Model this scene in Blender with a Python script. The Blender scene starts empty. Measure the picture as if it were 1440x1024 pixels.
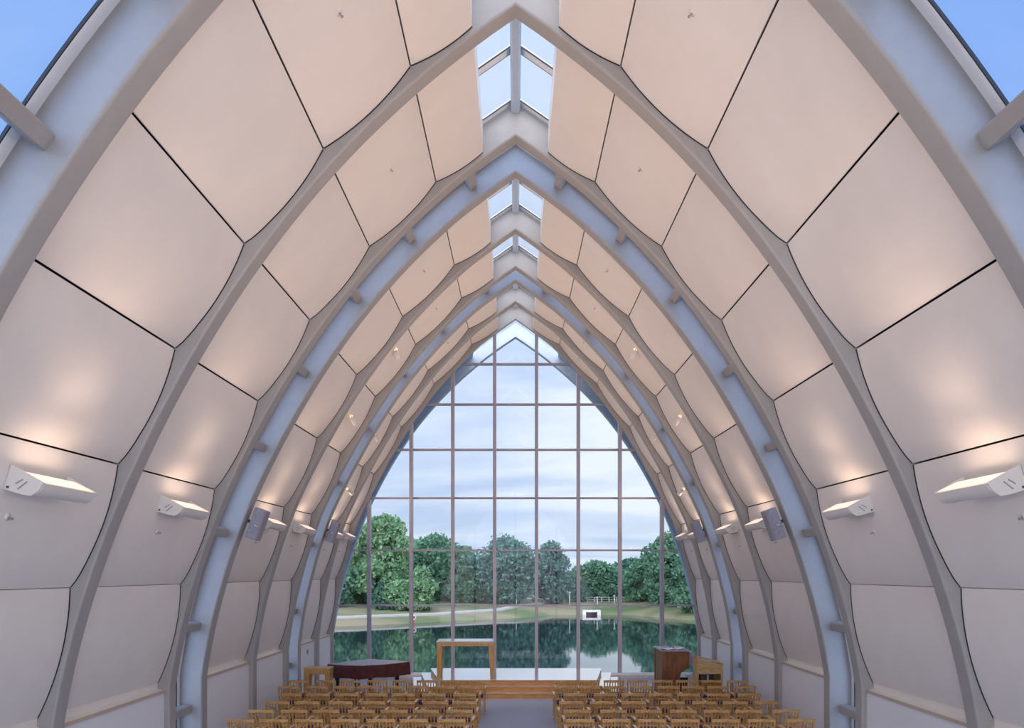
import bpy, math, random
import numpy as np
from mathutils import Vector, Matrix
random.seed(4); rng = np.random.default_rng(7)
PI = math.pi
C = bpy.context.scene.collection
H = 3.4                      # eye height; camera at (0,0,H) looking along +Y, F pixels focal length
F = 1000.0
ORD = ['first','second','third','fourth','fifth','sixth','seventh','eighth','ninth','tenth']

def pt(px, py, d):           # photo measurement -> place at distance d
    return Vector(((px-725)*d/F, d, H+(808-py)*d/F))

# ---------------------------------------------------------------- mesh helper
class MB:
    def __init__(s): s.v=[]; s.f=[]; s.sm=[]
    def add(s, vs, fs, smooth=False):
        o=len(s.v); s.v+= [tuple(p) for p in vs]; s.f+=[tuple(i+o for i in q) for q in fs]; s.sm+=[smooth]*len(fs)
    def box(s, lo, hi):
        x0,y0,z0=lo; x1,y1,z1=hi
        s.add([(x0,y0,z0),(x1,y0,z0),(x1,y1,z0),(x0,y1,z0),(x0,y0,z1),(x1,y0,z1),(x1,y1,z1),(x0,y1,z1)],
              [(0,3,2,1),(4,5,6,7),(0,1,5,4),(1,2,6,5),(2,3,7,6),(3,0,4,7)])
    def bar(s, a, b, w, h, up=(0,0,1), w2=None, h2=None):   # rectangular bar a->b
        a=Vector(a); b=Vector(b); t=(b-a).normalized(); u=Vector(up)
        sx=t.cross(u)
        if sx.length<1e-4: sx=t.cross(Vector((0,1,0)))
        sx.normalize(); sz=sx.cross(t).normalized()
        w2=w if w2 is None else w2; h2=h if h2 is None else h2
        vs=[]
        for p,ww,hh in ((a,w,h),(b,w2,h2)):
            for i,j in ((-1,-1),(1,-1),(1,1),(-1,1)): vs.append(p+sx*(i*ww/2)+sz*(j*hh/2))
        s.add(vs,[(0,1,2,3)[::-1],(4,5,6,7),(0,1,5,4),(1,2,6,5),(2,3,7,6),(3,0,4,7)])
    def tube(s, pts, r, n=8, caps=True):
        pts=[Vector(p) for p in pts]; m=len(pts)
        rr=r if isinstance(r,(list,tuple)) else [r]*m
        vs=[]
        for i,p in enumerate(pts):
            t=(pts[min(i+1,m-1)]-pts[max(i-1,0)]).normalized()
            u=t.cross(Vector((0,0,1)))
            if u.length<1e-3: u=t.cross(Vector((0,1,0)))
            u.normalize(); w=t.cross(u)
            for k in range(n):
                a=2*PI*k/n; vs.append(p+u*(math.cos(a)*rr[i])+w*(math.sin(a)*rr[i]))
        fs=[(i*n+k,i*n+(k+1)%n,(i+1)*n+(k+1)%n,(i+1)*n+k) for i in range(m-1) for k in range(n)]
        if caps: fs+=[tuple(range(n))[::-1],tuple(range((m-1)*n,m*n))]
        s.add(vs,fs,True)
    def prism(s, poly, fn0, fn1):    # poly of 2-tuples, two mapping functions give the two end faces
        n=len(poly); vs=[fn0(p) for p in poly]+[fn1(p) for p in poly]
        s.add(vs,[tuple(range(n))[::-1],tuple(range(n,2*n))]+[(i,(i+1)%n,n+(i+1)%n,n+i) for i in range(n)])
    def grid(s, rows, smooth=True):  # rows: list of lists of points
        m=len(rows[0]); vs=[p for r in rows for p in r]
        s.add(vs,[(i*m+j,i*m+j+1,(i+1)*m+j+1,(i+1)*m+j) for i in range(len(rows)-1) for j in range(m-1)],smooth)
    def sweep(s, rings, closed=True, smooth=False):
        n=len(rings[0]); vs=[p for r in rings for p in r]
        fs=[(i*n+k,i*n+(k+1)%n,(i+1)*n+(k+1)%n,(i+1)*n+k) for i in range(len(rings)-1) for k in range(n)]
        fs+=[tuple(range(n))[::-1],tuple(range(len(vs)-n,len(vs)))]
        s.add(vs,fs,smooth)
    def obj(s, name, m, parent=None, bevel=0, autosmooth=None, wn=False):
        me=bpy.data.meshes.new(name); me.from_pydata(s.v,[],s.f); me.materials.append(m)
        me.polygons.foreach_set('use_smooth',s.sm)
        import bmesh
        b=bmesh.new(); b.from_mesh(me); bmesh.ops.recalc_face_normals(b,faces=b.faces); b.to_mesh(me); b.free()
        if autosmooth: me.set_sharp_from_angle(angle=autosmooth)
        o=bpy.data.objects.new(name,me); C.objects.link(o)
        if parent is not None: o.parent=parent
        if wn:
            o.modifiers.new('normals','WEIGHTED_NORMAL').keep_sharp=True
        if bevel:
            md=o.modifiers.new('bevel','BEVEL'); md.width=bevel; md.segments=2; md.limit_method='ANGLE'; md.angle_limit=.6
        return o
def empty(name, loc=(0,0,0), rz=0):
    o=bpy.data.objects.new(name,None); o.empty_display_size=.1; C.objects.link(o); o.location=loc; o.rotation_euler=(0,0,rz); return o
def tag(o, label, cat, group=None):
    o['label']=label; o['category']=cat
    if group: o['group']=group
    return o
def struct(o): o['kind']='structure'; return o
def copy_tree(o, parent=None):
    c=o.copy(); C.objects.link(c); c.parent=parent
    for ch in list(o.children): copy_tree(ch,c)
    return c

# ---------------------------------------------------------------- materials
def mat(name, col, rough=.5, metal=0, var=.06, scale=6, bump=0, bscale=None, stretch=(1,1,1), emit=None, estr=0, spec=None, coat=0):
    m=bpy.data.materials.new(name); m.use_nodes=True; nt=m.node_tree; p=nt.nodes['Principled BSDF']
    p.inputs['Roughness'].default_value=rough; p.inputs['Metallic'].default_value=metal
    if spec is not None: p.inputs['Specular IOR Level'].default_value=spec
    if coat: p.inputs['Coat Weight'].default_value=coat; p.inputs['Coat Roughness'].default_value=.08
    tc=nt.nodes.new('ShaderNodeTexCoord'); mp=nt.nodes.new('ShaderNodeMapping'); mp.inputs['Scale'].default_value=stretch
    nt.links.new(tc.outputs['Object'],mp.inputs['Vector'])
    nz=nt.nodes.new('ShaderNodeTexNoise'); nz.inputs['Scale'].default_value=scale; nz.inputs['Detail'].default_value=4
    nt.links.new(mp.outputs[0],nz.inputs['Vector'])
    rp=nt.nodes.new('ShaderNodeValToRGB'); e=rp.color_ramp.elements
    e[0].position=.3; e[1].position=.7
    e[0].color=tuple(c*(1-var) for c in col)+(1,); e[1].color=tuple(min(1,c*(1+var)) for c in col)+(1,)
    nt.links.new(nz.outputs['Fac'],rp.inputs['Fac']); nt.links.new(rp.outputs[0],p.inputs['Base Color'])
    if bump:
        bp=nt.nodes.new('ShaderNodeBump'); bp.inputs['Strength'].default_value=bump; bp.inputs['Distance'].default_value=.01
        n2=nt.nodes.new('ShaderNodeTexNoise'); n2.inputs['Scale'].default_value=bscale or scale*8; n2.inputs['Detail'].default_value=3
        nt.links.new(mp.outputs[0],n2.inputs['Vector']); nt.links.new(n2.outputs['Fac'],bp.inputs['Height']); nt.links.new(bp.outputs[0],p.inputs['Normal'])
    if emit: p.inputs['Emission Color'].default_value=tuple(emit)+(1,); p.inputs['Emission Strength'].default_value=estr
    return m
def two_tone(name, a, b, scale, rough=.9, lo=.42, hi=.58, stretch=(1,1,1), bump=0):
    m=mat(name,a,rough,scale=scale,stretch=stretch,bump=bump)
    e=[n for n in m.node_tree.nodes if n.type=='VALTORGB'][0].color_ramp.elements
    e[0].position=lo; e[1].position=hi; e[0].color=tuple(a)+(1,); e[1].color=tuple(b)+(1,)
    return m
def glass_mat(name, tint, refl=1.0):
    m=bpy.data.materials.new(name); m.use_nodes=True; nt=m.node_tree; nt.nodes.clear()
    o=nt.nodes.new('ShaderNodeOutputMaterial'); mx=nt.nodes.new('ShaderNodeMixShader')
    t=nt.nodes.new('ShaderNodeBsdfTransparent'); t.inputs[0].default_value=tuple(tint)+(1,)
    g=nt.nodes.new('ShaderNodeBsdfGlossy'); g.inputs['Roughness'].default_value=.02
    # slight procedural waviness of the float glass
    nz=nt.nodes.new('ShaderNodeTexNoise'); nz.inputs['Scale'].default_value=.8
    bp=nt.nodes.new('ShaderNodeBump'); bp.inputs['Strength'].default_value=.02; bp.inputs['Distance'].default_value=.01
    nt.links.new(nz.outputs['Fac'],bp.inputs['Height']); nt.links.new(bp.outputs[0],g.inputs['Normal'])
    lw=nt.nodes.new('ShaderNodeLayerWeight'); lw.inputs['Blend'].default_value=.5
    pw=nt.nodes.new('ShaderNodeMath'); pw.operation='POWER'; pw.inputs[1].default_value=5; nt.links.new(lw.outputs['Facing'],pw.inputs[0])
    mu=nt.nodes.new('ShaderNodeMath'); mu.operation='MULTIPLY_ADD'; mu.inputs[1].default_value=.9*refl; mu.inputs[2].default_value=.02*refl; mu.use_clamp=True
    nt.links.new(pw.outputs[0],mu.inputs[0]); nt.links.new(mu.outputs[0],mx.inputs[0])
    nt.links.new(t.outputs[0],mx.inputs[1]); nt.links.new(g.outputs[0],mx.inputs[2]); nt.links.new(mx.outputs[0],o.inputs[0])
    return m
M=dict(
 rib=mat('painted_steel',(.35,.335,.325),.45,var=.03,bump=.15,bscale=60),
 panel=mat('acoustic_fabric',(.78,.735,.69),.75,var=.02,scale=2,bump=.25,bscale=160,spec=.25),
 wall=mat('white_plaster',(.74,.74,.76),.6,var=.015,scale=2),
 shell=mat('dark_cavity',(.05,.05,.06),.9),
 ledge=mat('ledge_white',(.78,.74,.68),.5,var=.02),
 nosing=mat('ledge_wood',(.52,.42,.33),.5,stretch=(1,8,1)),
 frame=mat('white_aluminium',(.78,.80,.82),.35,var=.02),
 gasket=mat('gasket_and_gap_shade',(.03,.03,.035),.6),
 steel=mat('blue_grey_beam',(.42,.50,.60),.4,var=.03),
 mull=mat('mullion_paint',(.36,.35,.42),.4,var=.03),
 glass=glass_mat('window_glass',(.93,.95,.97)),
 skyglass=glass_mat('roof_glass',(.90,.94,.98)),
 slotglass=glass_mat('tinted_side_glass',(.66,.78,.95)),
 carpet=mat('carpet',(.38,.42,.52),.95,var=.12,scale=30,bump=.6,bscale=200),
 oak=two_tone('chair_oak',(.44,.23,.07),(.60,.35,.13),9,.38,stretch=(1,1,6)),
 oakarm=two_tone('chair_arm_oak',(.62,.42,.26),(.72,.50,.32),9,.22,stretch=(6,1,1)),
 seat=mat('purple_cushion',(.09,.045,.10),.85,bump=.4),
 stage=two_tone('stage_riser',(.55,.26,.07),(.66,.34,.11),4,.4,stretch=(1,8,8)),
 stagetop=mat('stage_varnish',(.55,.47,.42),.12,var=.05,scale=2,stretch=(1,10,1),coat=1.0),
 altar=two_tone('altar_oak',(.50,.27,.08),(.60,.35,.13),6,.35,stretch=(6,1,1)),
 altartop=mat('altar_top',(.66,.60,.58),.2,coat=.6),
 cover=mat('maroon_quilt',(.085,.016,.014),.7,var=.35,scale=5,bump=.8,bscale=12),
 coversheen=mat('cover_top_sheen',(.30,.27,.33),.4,var=.1),  # sky reflected on the maroon cover's top is put into this colour
 black=mat('black_lacquer',(.012,.012,.014),.3),
 organ=two_tone('organ_walnut',(.17,.058,.018),(.24,.09,.03),5,.4,stretch=(2,2,.5)),
 organgrey=mat('organ_grey',(.33,.32,.38),.5),
 pale=two_tone('pale_oak',(.50,.33,.14),(.60,.42,.20),5,.45,stretch=(1,1,5)),
 paper=mat('paper',(.8,.8,.82),.8),
 lampw=mat('lamp_housing',(.72,.68,.64),.45,var=.03),
 lens=mat('lamp_lens',(.9,.8,.7),.3,emit=(1,.74,.60),estr=.8),
 spotlens=mat('spot_lens',(.9,.7,.5),.3,emit=(1,.55,.28),estr=1.6),
 speaker=mat('speaker_grille',(.26,.22,.23),.6,var=.2,scale=40,bump=.5,bscale=200),
 speakerbox=mat('speaker_box',(.30,.28,.33),.5),
 dark=mat('dark_metal',(.08,.08,.09),.4,metal=.5),
 bark=mat('bark',(.10,.075,.055),.9,var=.3,scale=10,bump=1),
 brick=mat('dark_brick',(.10,.05,.05),.9,var=.3,scale=30),
 roofm=mat('slate_roof',(.05,.065,.09),.8,var=.3,scale=20),
 stone=mat('pale_stone',(.62,.63,.66),.8,var=.08,scale=8),
 post=mat('white_post',(.42,.45,.49),.6),
 red=mat('red_paint',(.5,.05,.05),.5),
 path=mat('concrete_path',(.42,.42,.42),.9,var=.06,scale=2),
)

# ---------------------------------------------------------------- section of the vault
# reference section at the arch 8.46 m away, z relative to the eye; widths and heights grow along the nave
SZ=[-3.4,-1.81,-1.75,-.16,1.31,2.69,3.94,5.07,6.05,6.53,7.4]
GZ=[0,-.010,-.0165,.0004,.023,.0428,.0635,.0843,.105,.1088,.117]
SXZ=[-1.8,-.16,1.31,2.69,3.94,5.07,6.05,6.53]
GX=[.0066,.0085,.0107,.0108,.0116,.0121,.0107,.0085]
def W(x,z,d):
    return np.array([x*(1+np.interp(z,SXZ,GX)*(d-8.46)), z+np.interp(z,SZ,GZ)*(d-8.46)])
J={'K':(5.683,-1.708),'J0':(5.30,-.162),'J1':(4.7305,1.313),'J2':(4.0515,2.6886),'J3':(3.2292,3.9387),
   'J4':(2.2876,5.066),'J5':(1.2513,6.05),'T':(.5073,6.528)}
JK=['K','J0','J1','J2','J3','J4','J5','T']
BUL=[.09,.095,.095,.09,.085,.075,.042]
_px=[(93,1016),(102.5,958.7),(116.7,899),(138,828.8),(150,800),(201.6,665.5),(253,560),(279.6,514.3),(350,400),(400,332.3),(472.7,248),(559.4,160),(620,104.5),(672.8,64.5),(725,28.3)]
_X=np.array([(725-a)*.00871 for a,b in _px]); _Z=np.array([(808-b)*.00871 for a,b in _px])
_w=np.ones(len(_X)); _w[0]=3; _w[-1]=8
_pc=np.polyfit(_Z,_X,5,w=_w)
def inner_ref(n=46):
    z=np.concatenate([[-3.4,-2.6],np.linspace(-1.81,6.79,n)]); x=np.polyval(_pc,z); x[:2]=x[2]; x[-1]=0; 
    return x,z
def inner(d, n=46):          # right half, floor -> apex, absolute z
    x,z=inner_ref(n); p=np.array([W(a,b,d) for a,b in zip(x,z)]); p[:,1]+=H; p[0,1]=0
    return p
def offset(p, o):            # outward offset of right-half curve, mitred at the apex
    t=np.gradient(p,axis=0); t[0]=(0,1); t[1]=(0,1); t[-1]=p[-1]-p[-2]; t/=np.linalg.norm(t,axis=1)[:,None]
    nrm=np.stack([t[:,1],-t[:,0]],1)
    q=p+nrm*o; sl=nrm[-1]; q[-1]=(0,p[-1,1]+o/sl[1]); return q
WEB=.43; TH=.25
ARCH=[0.6,3.95,5.31,8.46,11.54,12.84,15.62,18.17,19.32,21.45,23.6]
KIND=['s','a','b','s','a','b','s','a','b','s','e']
ARN=['','','sixth arch pair','fifth single','fourth pair a','','','','','','']

def make_arch(d, web=WEB, th=TH, p=None):
    p=inner(d) if p is None else p; r=.03
    sec=[(0,web),(0,r),(.4*r,.4*r),(r,0),(th-r,0),(th-.4*r,.4*r),(th,r),(th,web)]
    full=[]
    offs={o:offset(p,o) for _,o in sec}
    # each station in depth follows the growth of the vault
    n=len(p); rings=[]
    for i in range(n): rings.append([(offs[o][i,0],d+s,offs[o][i,1]) for s,o in sec])
    for i in range(n-2,-1,-1): rings.append([(-offs[o][i,0],d+s,offs[o][i,1]) for s,o in sec])
    mb=MB(); mb.sweep(rings,smooth=True)
    return mb
def strip(mb, d0, d1, o0, o1, side, i0=0, i1=None, ndiv=1):   # box swept along the curve between depths d0,d1 and offsets o0,o1
    p0=inner(d0); p1=inner(d1)
    a0,a1,b0,b1=offset(p0,o0),offset(p0,o1),offset(p1,o0),offset(p1,o1)
    i1=len(p0) if i1 is None else i1
    mb.sweep([[(side*a0[i,0],d0,a0[i,1]),(side*a1[i,0],d0,a1[i,1]),(side*b1[i,0],d1,b1[i,1]),(side*b0[i,0],d1,b0[i,1])] for i in range(i0,i1)],smooth=False)
def sname(s): return 'piano side' if s<0 else 'organ side'
NARCH=['','','nearest arch','second arch','','','','','','','']
arch_lab={2:'wide grey steel arch rib nearest the viewer, cut off by the picture top',
 3:'grey steel arch rib standing alone between the two nearest glazed slots',
 4:'grey arch rib, viewer-side half of the fully visible near pair around a glazed slot',
 5:'blue-lit grey arch rib, far half of the large visible pair, carrying two big speakers',
 6:'single grey arch rib between the two speaker-carrying arches',
 7:'grey arch rib, viewer-side half of the pair before the small far speakers',
 8:'blue-lit grey arch rib carrying the two small far speakers',
 9:'single grey arch rib, last before the glass wall arch',
 10:'grey arch rib framing the glass end wall'}
arches={}
for k,(d,kd) in enumerate(zip(ARCH,KIND)):
    if k==0: 
        o=struct(make_arch(d).obj('trim_1',M['rib'],autosmooth=.7)); continue
    if k==1:
        o=struct(make_arch(d).obj('trim_2',M['rib'],autosmooth=.7)); continue
    o=make_arch(d,th=.13 if kd=='e' else TH).obj('arch_rib',M['rib'],autosmooth=1.2,wn=True); tag(o,arch_lab[k],'arch','steel arch ribs of the nave'); arches[k]=o
_ox=np.array([6.90,6.90,6.65,6.09,5.39,4.80,3.97,3.63,2.91,2.09,1.263,0.0]); _oz=np.array([-3.4,-2.54,-.8,.75,2.89,3.9,5.18,5.55,6.49,7.34,8.01,8.92])
_oc=np.polyfit(_oz[1:],_ox[1:],5,w=[1]*10+[8])
def outer_curve():
    zz=np.concatenate([[-3.4,-2.95],np.linspace(-2.5,8.92,46)]); xx=np.polyval(_oc,zz); xx[:2]=xx[2]; xx[-1]=0
    return np.stack([xx,zz+H],1)
xo=make_arch(26.7,p=outer_curve()).obj('arch_rib',M['steel'],autosmooth=1.2,wn=True); tag(xo,'outdoor arch rib of the roof overhang, seen through the glass end wall','arch','steel arch ribs of the nave')

# stubs spanning the glazed slots, parts of the far rib of each pair
STZ=[-2.4,-.95,.62,2.04,3.28,4.5,5.47,6.35]
_rx,_rz=inner_ref()
for k in (2,5,8):
    dA,dB=ARCH[k-1]+TH,ARCH[k]
    for s in (-1,1):
        for z in STZ:
            pts=[]
            mb=MB()
            rows=[]
            for d in (dA-.0,dB+.0):
                i=np.argmin(abs(_rz-z)); f=lambda zz:W(np.interp(zz,_rz,_rx),zz,d)
                c=f(z); t=f(z+.1)-f(z-.1); t/=np.linalg.norm(t); nn=np.array([t[1],-t[0]])
                ring=[]
                hw=.078
                for a,b in ((-hw,.20),(-hw+.015,.185),(hw-.015,.185),(hw,.20),(hw,.35),(-hw,.35)):
                    q=c+t*a+nn*b; ring.append((s*q[0],d,q[1]+H))
                rows.append(ring)
            mb.sweep(rows); mb.obj('strut',M['rib'],arches[k])

# ---------------------------------------------------------------- bays of panels
BAYS=[(0,1),(2,3),(3,4),(5,6),(6,7),(8,9),(9,10)]
gap=.011
def panel_profile(d, k, s, off=0.0, m=14):
    a=W(*J[JK[k]],d); b=W(*J[JK[k+1]],d); c=b-a; L=np.linalg.norm(c); c/=L; nin=np.array([-c[1],c[0]])
    if nin[0]>0: nin=-nin
    out=[]
    for i in range(m+1):
        u=i/m; g=gap if k else .0
        uu=(g+(L-2*g)*u)/L
        bl=BUL[k]*(1-(2*uu-1)**2)
        if k>0 and k<5: bl+=.010*max(0,1-abs(uu-.09)/.09) if uu<.09 else .010*max(0,1-(uu-.09)/.2)
        q=a+c*(uu*L)+nin*(bl-off); out.append((s*q[0],q[1]+H))
    return out
bay_words={1:'nearest bay',2:'fifth bay from the glass wall',3:'fourth bay from the glass wall',4:'third bay from the glass wall',5:'second bay from the glass wall',6:'bay beside the glass wall'}
pan_words=['lowest on the ledge','second above the ledge','third above the ledge','fourth above the ledge','fifth above the ledge','sixth above the ledge','topmost, beside the skylight']
for bi,(i,j) in enumerate(BAYS):
    y0=ARCH[i]+TH+.012; y1=ARCH[j]-.012
    for s in (-1,1):
        rear=MB()
        for k in range(7):
            mb=rear if bi==0 else MB()
            ys=np.linspace(y0,y1,4)
            fr=[panel_profile(y,k,s) for y in ys]; bk=[panel_profile(y,k,s,.03) for y in ys]
            rf=[[(q[0],y,q[1]) for q in r] for y,r in zip(ys,fr)]; rb=[[(q[0],y,q[1]) for q in r] for y,r in zip(ys,bk)]
            mb.grid(rf); mb.grid(rb)
            for ia in (0,-1): mb.grid([rf[ia],rb[ia]],False)
            mb.grid([[r[0] for r in rf],[r[0] for r in rb]],False); mb.grid([[r[-1] for r in rf],[r[-1] for r in rb]],False)
            if bi:
                o=mb.obj('vault_panel',M['panel'],autosmooth=.6)
                er=MB(); ya=ARCH[j]-.013
                er.grid([[(q[0]+s*.0,yy_,q[1]) for q in panel_profile(yy_,k,s,-.004 if yy_==ya else -.004)] for yy_ in (ya,ARCH[j]-.002)])
                er.grid([[(q[0],ARCH[j]-.0025,q[1]) for q in panel_profile(ARCH[j],k,s,-.010)],[(q[0],ARCH[j]-.0025,q[1]) for q in panel_profile(ARCH[j],k,s,.03)]])
                er.obj('gap_shade',M['gasket'],o)  # dark strip stands in for shade in the gap beside the rib
                tag(o,f'cream curved panel, {pan_words[k]}, {sname(s)}, {bay_words[bi]}','wall panel','curved fabric panels of the vault')
        if bi==0: struct(rear.obj('wall_rear_'+('left' if s<0 else 'right'),M['panel'],autosmooth=.6))
        # ledge, base wall
        y0b=ARCH[i]+TH; y1b=ARCH[j]
        wl=MB(); lg=MB(); ns=MB()
        def B(y): q=W(5.589,-1.85,y); return q[0],q[1]+H
        def K(y): q=W(*J['K'],y); return q[0],q[1]+H
        ks=[K(y0b),K(y1b)]; bs=[B(y0b),B(y1b)]; yy=[y0b,y1b]
        rings=[]
        for (kx,kz),(bx,bz),y in zip(ks,bs,yy): rings.append([(s*bx,y,0),(s*bx,y,bz-.035),(s*(bx+.12),y,bz-.035),(s*(bx+.12),y,0)])
        wl.sweep(rings); struct(wl.obj('wall_'+('left' if s<0 else 'right'),M['wall']))
        rings=[[(s*(bx-.0),y,bz),(s*(kx+.01),y,bz+.03),(s*(kx+.01),y,kz),(s*(kx+.05),y,kz),(s*(kx+.05),y,bz-.034),(s*bx,y,bz-.034)] for (kx,kz),(bx,bz),y in zip(ks,bs,yy)]
        o=lg.sweep(rings); lo=lg.obj('window_ledge' if 0 else 'wall_ledge',M['ledge'])
        if bi: tag(lo,f'cream ledge above the white base wall, {sname(s)}, {bay_words[bi]}','ledge','ledges along the base walls')
        else: struct(lo)
        rings=[[(s*(bx-.02),y,bz+.004),(s*(bx),y,bz+.006),(s*(bx),y,bz-.036),(s*(bx-.02),y,bz-.036)] for (bx,bz),y in zip(bs,yy)]
        ns.sweep(rings); ns.obj('nosing',M['nosing'],lo)
        # outer roof shell
        sh=MB(); P0=inner(y0b-.02);P1=inner(y1b+.02)
        a0,a1=offset(P0,WEB-.06),offset(P0,WEB+.06); b0,b1=offset(P1,WEB-.06),offset(P1,WEB+.06)
        last=max(q for q in range(len(P0)) if a0[q,0]>.52*(1+.009*(y0b-8.46)))
        sh.sweep([[(s*a0[q,0],y0b,a0[q,1]),(s*a1[q,0],y0b,a1[q,1]),(s*b1[q,0],y1b,b1[q,1]),(s*b0[q,0],y1b,b0[q,1])] for q in range(0,last+1)],smooth=True)
        struct(sh.obj('ceiling',M['shell']))
        # skylight well side
        ww=MB(); rows=[]
        for y in (y0b,y1b):
            q=W(*J['T'],y); x=q[0]+.012; z=q[1]+H; ap=offset(inner(y),WEB+.04)
            zt=np.interp(-x,-ap[::-1,0][::-1] if 0 else -ap[:,0],ap[:,1]); rows.append([(s*x,y,z),(s*x,y,zt),(s*(x+.04),y,zt),(s*(x+.04),y,z)])
        ww.sweep(rows); struct(ww.obj('trim_3',M['frame']))
    # skylight
    sk=struct(empty('window_%d'%(bi+2),(0,0,0)))
    y0b=ARCH[i]+TH; y1b=ARCH[j]
    def roofpt(x,y,o):
        c=offset(inner(y),o); return (x,y,float(np.interp(-abs(x),-c[:,0],c[:,1])))
    for s in (-1,1):
        g=MB()
        xe=lambda y:W(*J['T'],y)[0]+.02
        g.add([roofpt(0,y0b,WEB+.03),roofpt(s*xe(y0b),y0b,WEB+.03),roofpt(s*xe(y1b),y1b,WEB+.03),roofpt(0,y1b,WEB+.03)],[(0,1,2,3)])
        g.obj('pane',M['skyglass'],sk)
        cross=[(y0b,y0b+.11),(y1b-.11,y1b)]
        if y1b-y0b>2.0: cross.append(((y0b+y1b)/2-.07,(y0b+y1b)/2+.07))
        for (ya,yb) in cross:
            b=MB()
            b.sweep([[roofpt(x,ya,WEB+.01),roofpt(x,ya,WEB+.05),roofpt(x,yb,WEB+.05),roofpt(x,yb,WEB+.01)] for x in (0,s*(xe(ya)-.01))])
            b.obj('frame',M['frame'],sk)
            b=MB()
            for yc in (ya-.012,yb+.004):
                b.sweep([[roofpt(x,yc,WEB+.008),roofpt(x,yc,WEB+.028),roofpt(x,yc+.008,WEB+.028),roofpt(x,yc+.008,WEB+.008)] for x in (0,s*(xe(ya)-.01))])
            b.obj('gasket',M['gasket'],sk)
    rb=MB(); za=offset(inner(y0b),WEB)[-1,1]; zb=offset(inner(y1b),WEB)[-1,1]
    w,h=.075,.17
    rb.sweep([[(-w,y,z-.06),(-w,y,z-h+.03),(-w+.03,y,z-h),(w-.03,y,z-h),(w,y,z-h+.03),(w,y,z-.06),(0,y,z+.02)] for y,z in ((y0b,za),(y1b,zb))])
    rb.obj('ridge_beam',M['steel'],sk)

# ---------------------------------------------------------------- glazed slots between paired arches
for wi,k in enumerate((2,5,8)):
    w=struct(empty('window_%d'%(10+wi)))
    dA,dB=ARCH[k-1]+TH,ARCH[k]
    for s in (-1,1):
        for (a,b) in ((dA,dA+.11),(dB-.11,dB)):
            mb=MB(); strip(mb,a,b,WEB-.03,WEB-.005,s); mb.obj('frame',M['frame'],w)
            mb=MB(); e=a-.012 if a>dA else b; strip(mb,e,e+.012,WEB-.03,WEB-.004,s); mb.obj('gasket',M['gasket'],w)
        mb=MB(); strip(mb,dA+.02,dB-.02,WEB-.003,WEB+.005,s); mb.obj('pane',M['slotglass'],w)

# ---------------------------------------------------------------- floor, added glazed rear wall
mb=MB(); mb.box((-6.6,-1.5,-.1),(6.6,24.0,0)); struct(mb.obj('floor',M['carpet']))
rw=struct(empty('window_back_fill'))  # unseen glazed end, added to let fill daylight into the nave
for x in (-4.2,-2.8,-1.4,0,1.4,2.8,4.2):
    mb=MB(); mb.box((x-.05,-1.15,0),(x+.05,-1.0,9.2-abs(x)*.6)); mb.obj('mullion',M['mull'],rw)
mb=MB(); mb.add([(-6.5,-1.1,0),(6.5,-1.1,0),(6.5,-1.1,10.5),(-6.5,-1.1,10.5)],[(0,1,2,3)]); mb.obj('pane',M['skyglass'],rw)
# closing shell between the rear wall and the first rear arch
mb=MB()
for s in (-1,1): strip(mb,-1.05,.65,.05,.12,s)
struct(mb.obj('ceiling',M['panel']))

# ---------------------------------------------------------------- glass end wall
GY=23.90
wn=struct(empty('window_1',(0,0,0)))
cur=offset(inner(GY),.12)
def xlim(z): return float(np.interp(z,cur[:,1],cur[:,0]))
def zlim(x): return float(np.interp(-abs(x),-cur[2:,0],cur[2:,1]))
mxs=[-.70,.70,-2.10,2.10,-3.49,3.49,-4.90,4.90]
for x in mxs:
    zt=zlim(x); 
    mb=MB(); mb.box((x-.055,GY-.20,0.0),(x+.055,GY+.02,zt)); mb.obj('mullion',M['mull'],wn)
    mb=MB(); mb.box((x-.035,GY+.05,0.0),(x+.035,GY+.12,zt)); mb.obj('cap',M['frame'],wn)
for z in [H+v for v in (7.05,5.70,4.18,2.56,.81,-1.04)]:
    xl=xlim(z); mb=MB(); mb.box((-xl,GY-.10,z-.03),(xl,GY+.02,z+.03)); mb.obj('transom',M['mull'],wn)
mb=MB()
n=len(cur); vs=[(x,GY+.03,z) for x,z in cur]+[(-x,GY+.03,z) for x,z in cur[:-1]][::-1]
mb.add(vs,[tuple(range(len(vs)))]); mb.obj('pane',M['glass'],wn)
mb=MB(); mb.box((-6.0,GY-.03,0),(6.0,GY+.06,.10)); struct(mb.obj('trim_4',M['frame']))
# reveal between last arch and glass
mb=MB()
for s in (-1,1): strip(mb,23.74,24.06,.12,.34,s)
struct(mb.obj('trim_5',M['steel'],autosmooth=.7))
# overhang soffit outside
mb=MB()
for s in (-1,1):
    a0,a1=offset(inner(24.05),.33),offset(inner(24.05),.42); b0,b1=offset(outer_curve(),.33),offset(outer_curve(),.42)
    mb.sweep([[(s*a0[i,0],24.05,a0[i,1]),(s*a1[i,0],24.05,a1[i,1]),(s*b1[i,0],26.72,b1[i,1]),(s*b0[i,0],26.72,b0[i,1])] for i in range(0,44)])
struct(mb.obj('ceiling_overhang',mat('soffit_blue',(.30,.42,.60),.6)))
# low sills at the foot of the glass
for nm,x0,x1 in (('a',2.95,5.75),('b',-5.75,-2.95)):
    mb=MB(); mb.box((x0,GY-.75,0),(x1,GY-.22,.13)); o=mb.obj('low_sill',M['stone'],bevel=.01)
    tag(o,'long low pale sill on the floor at the foot of the glass, '+('behind the organ' if x0>0 else 'behind the covered piano'),'sill')

LE=27; LC=(1,.71,.52)
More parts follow.
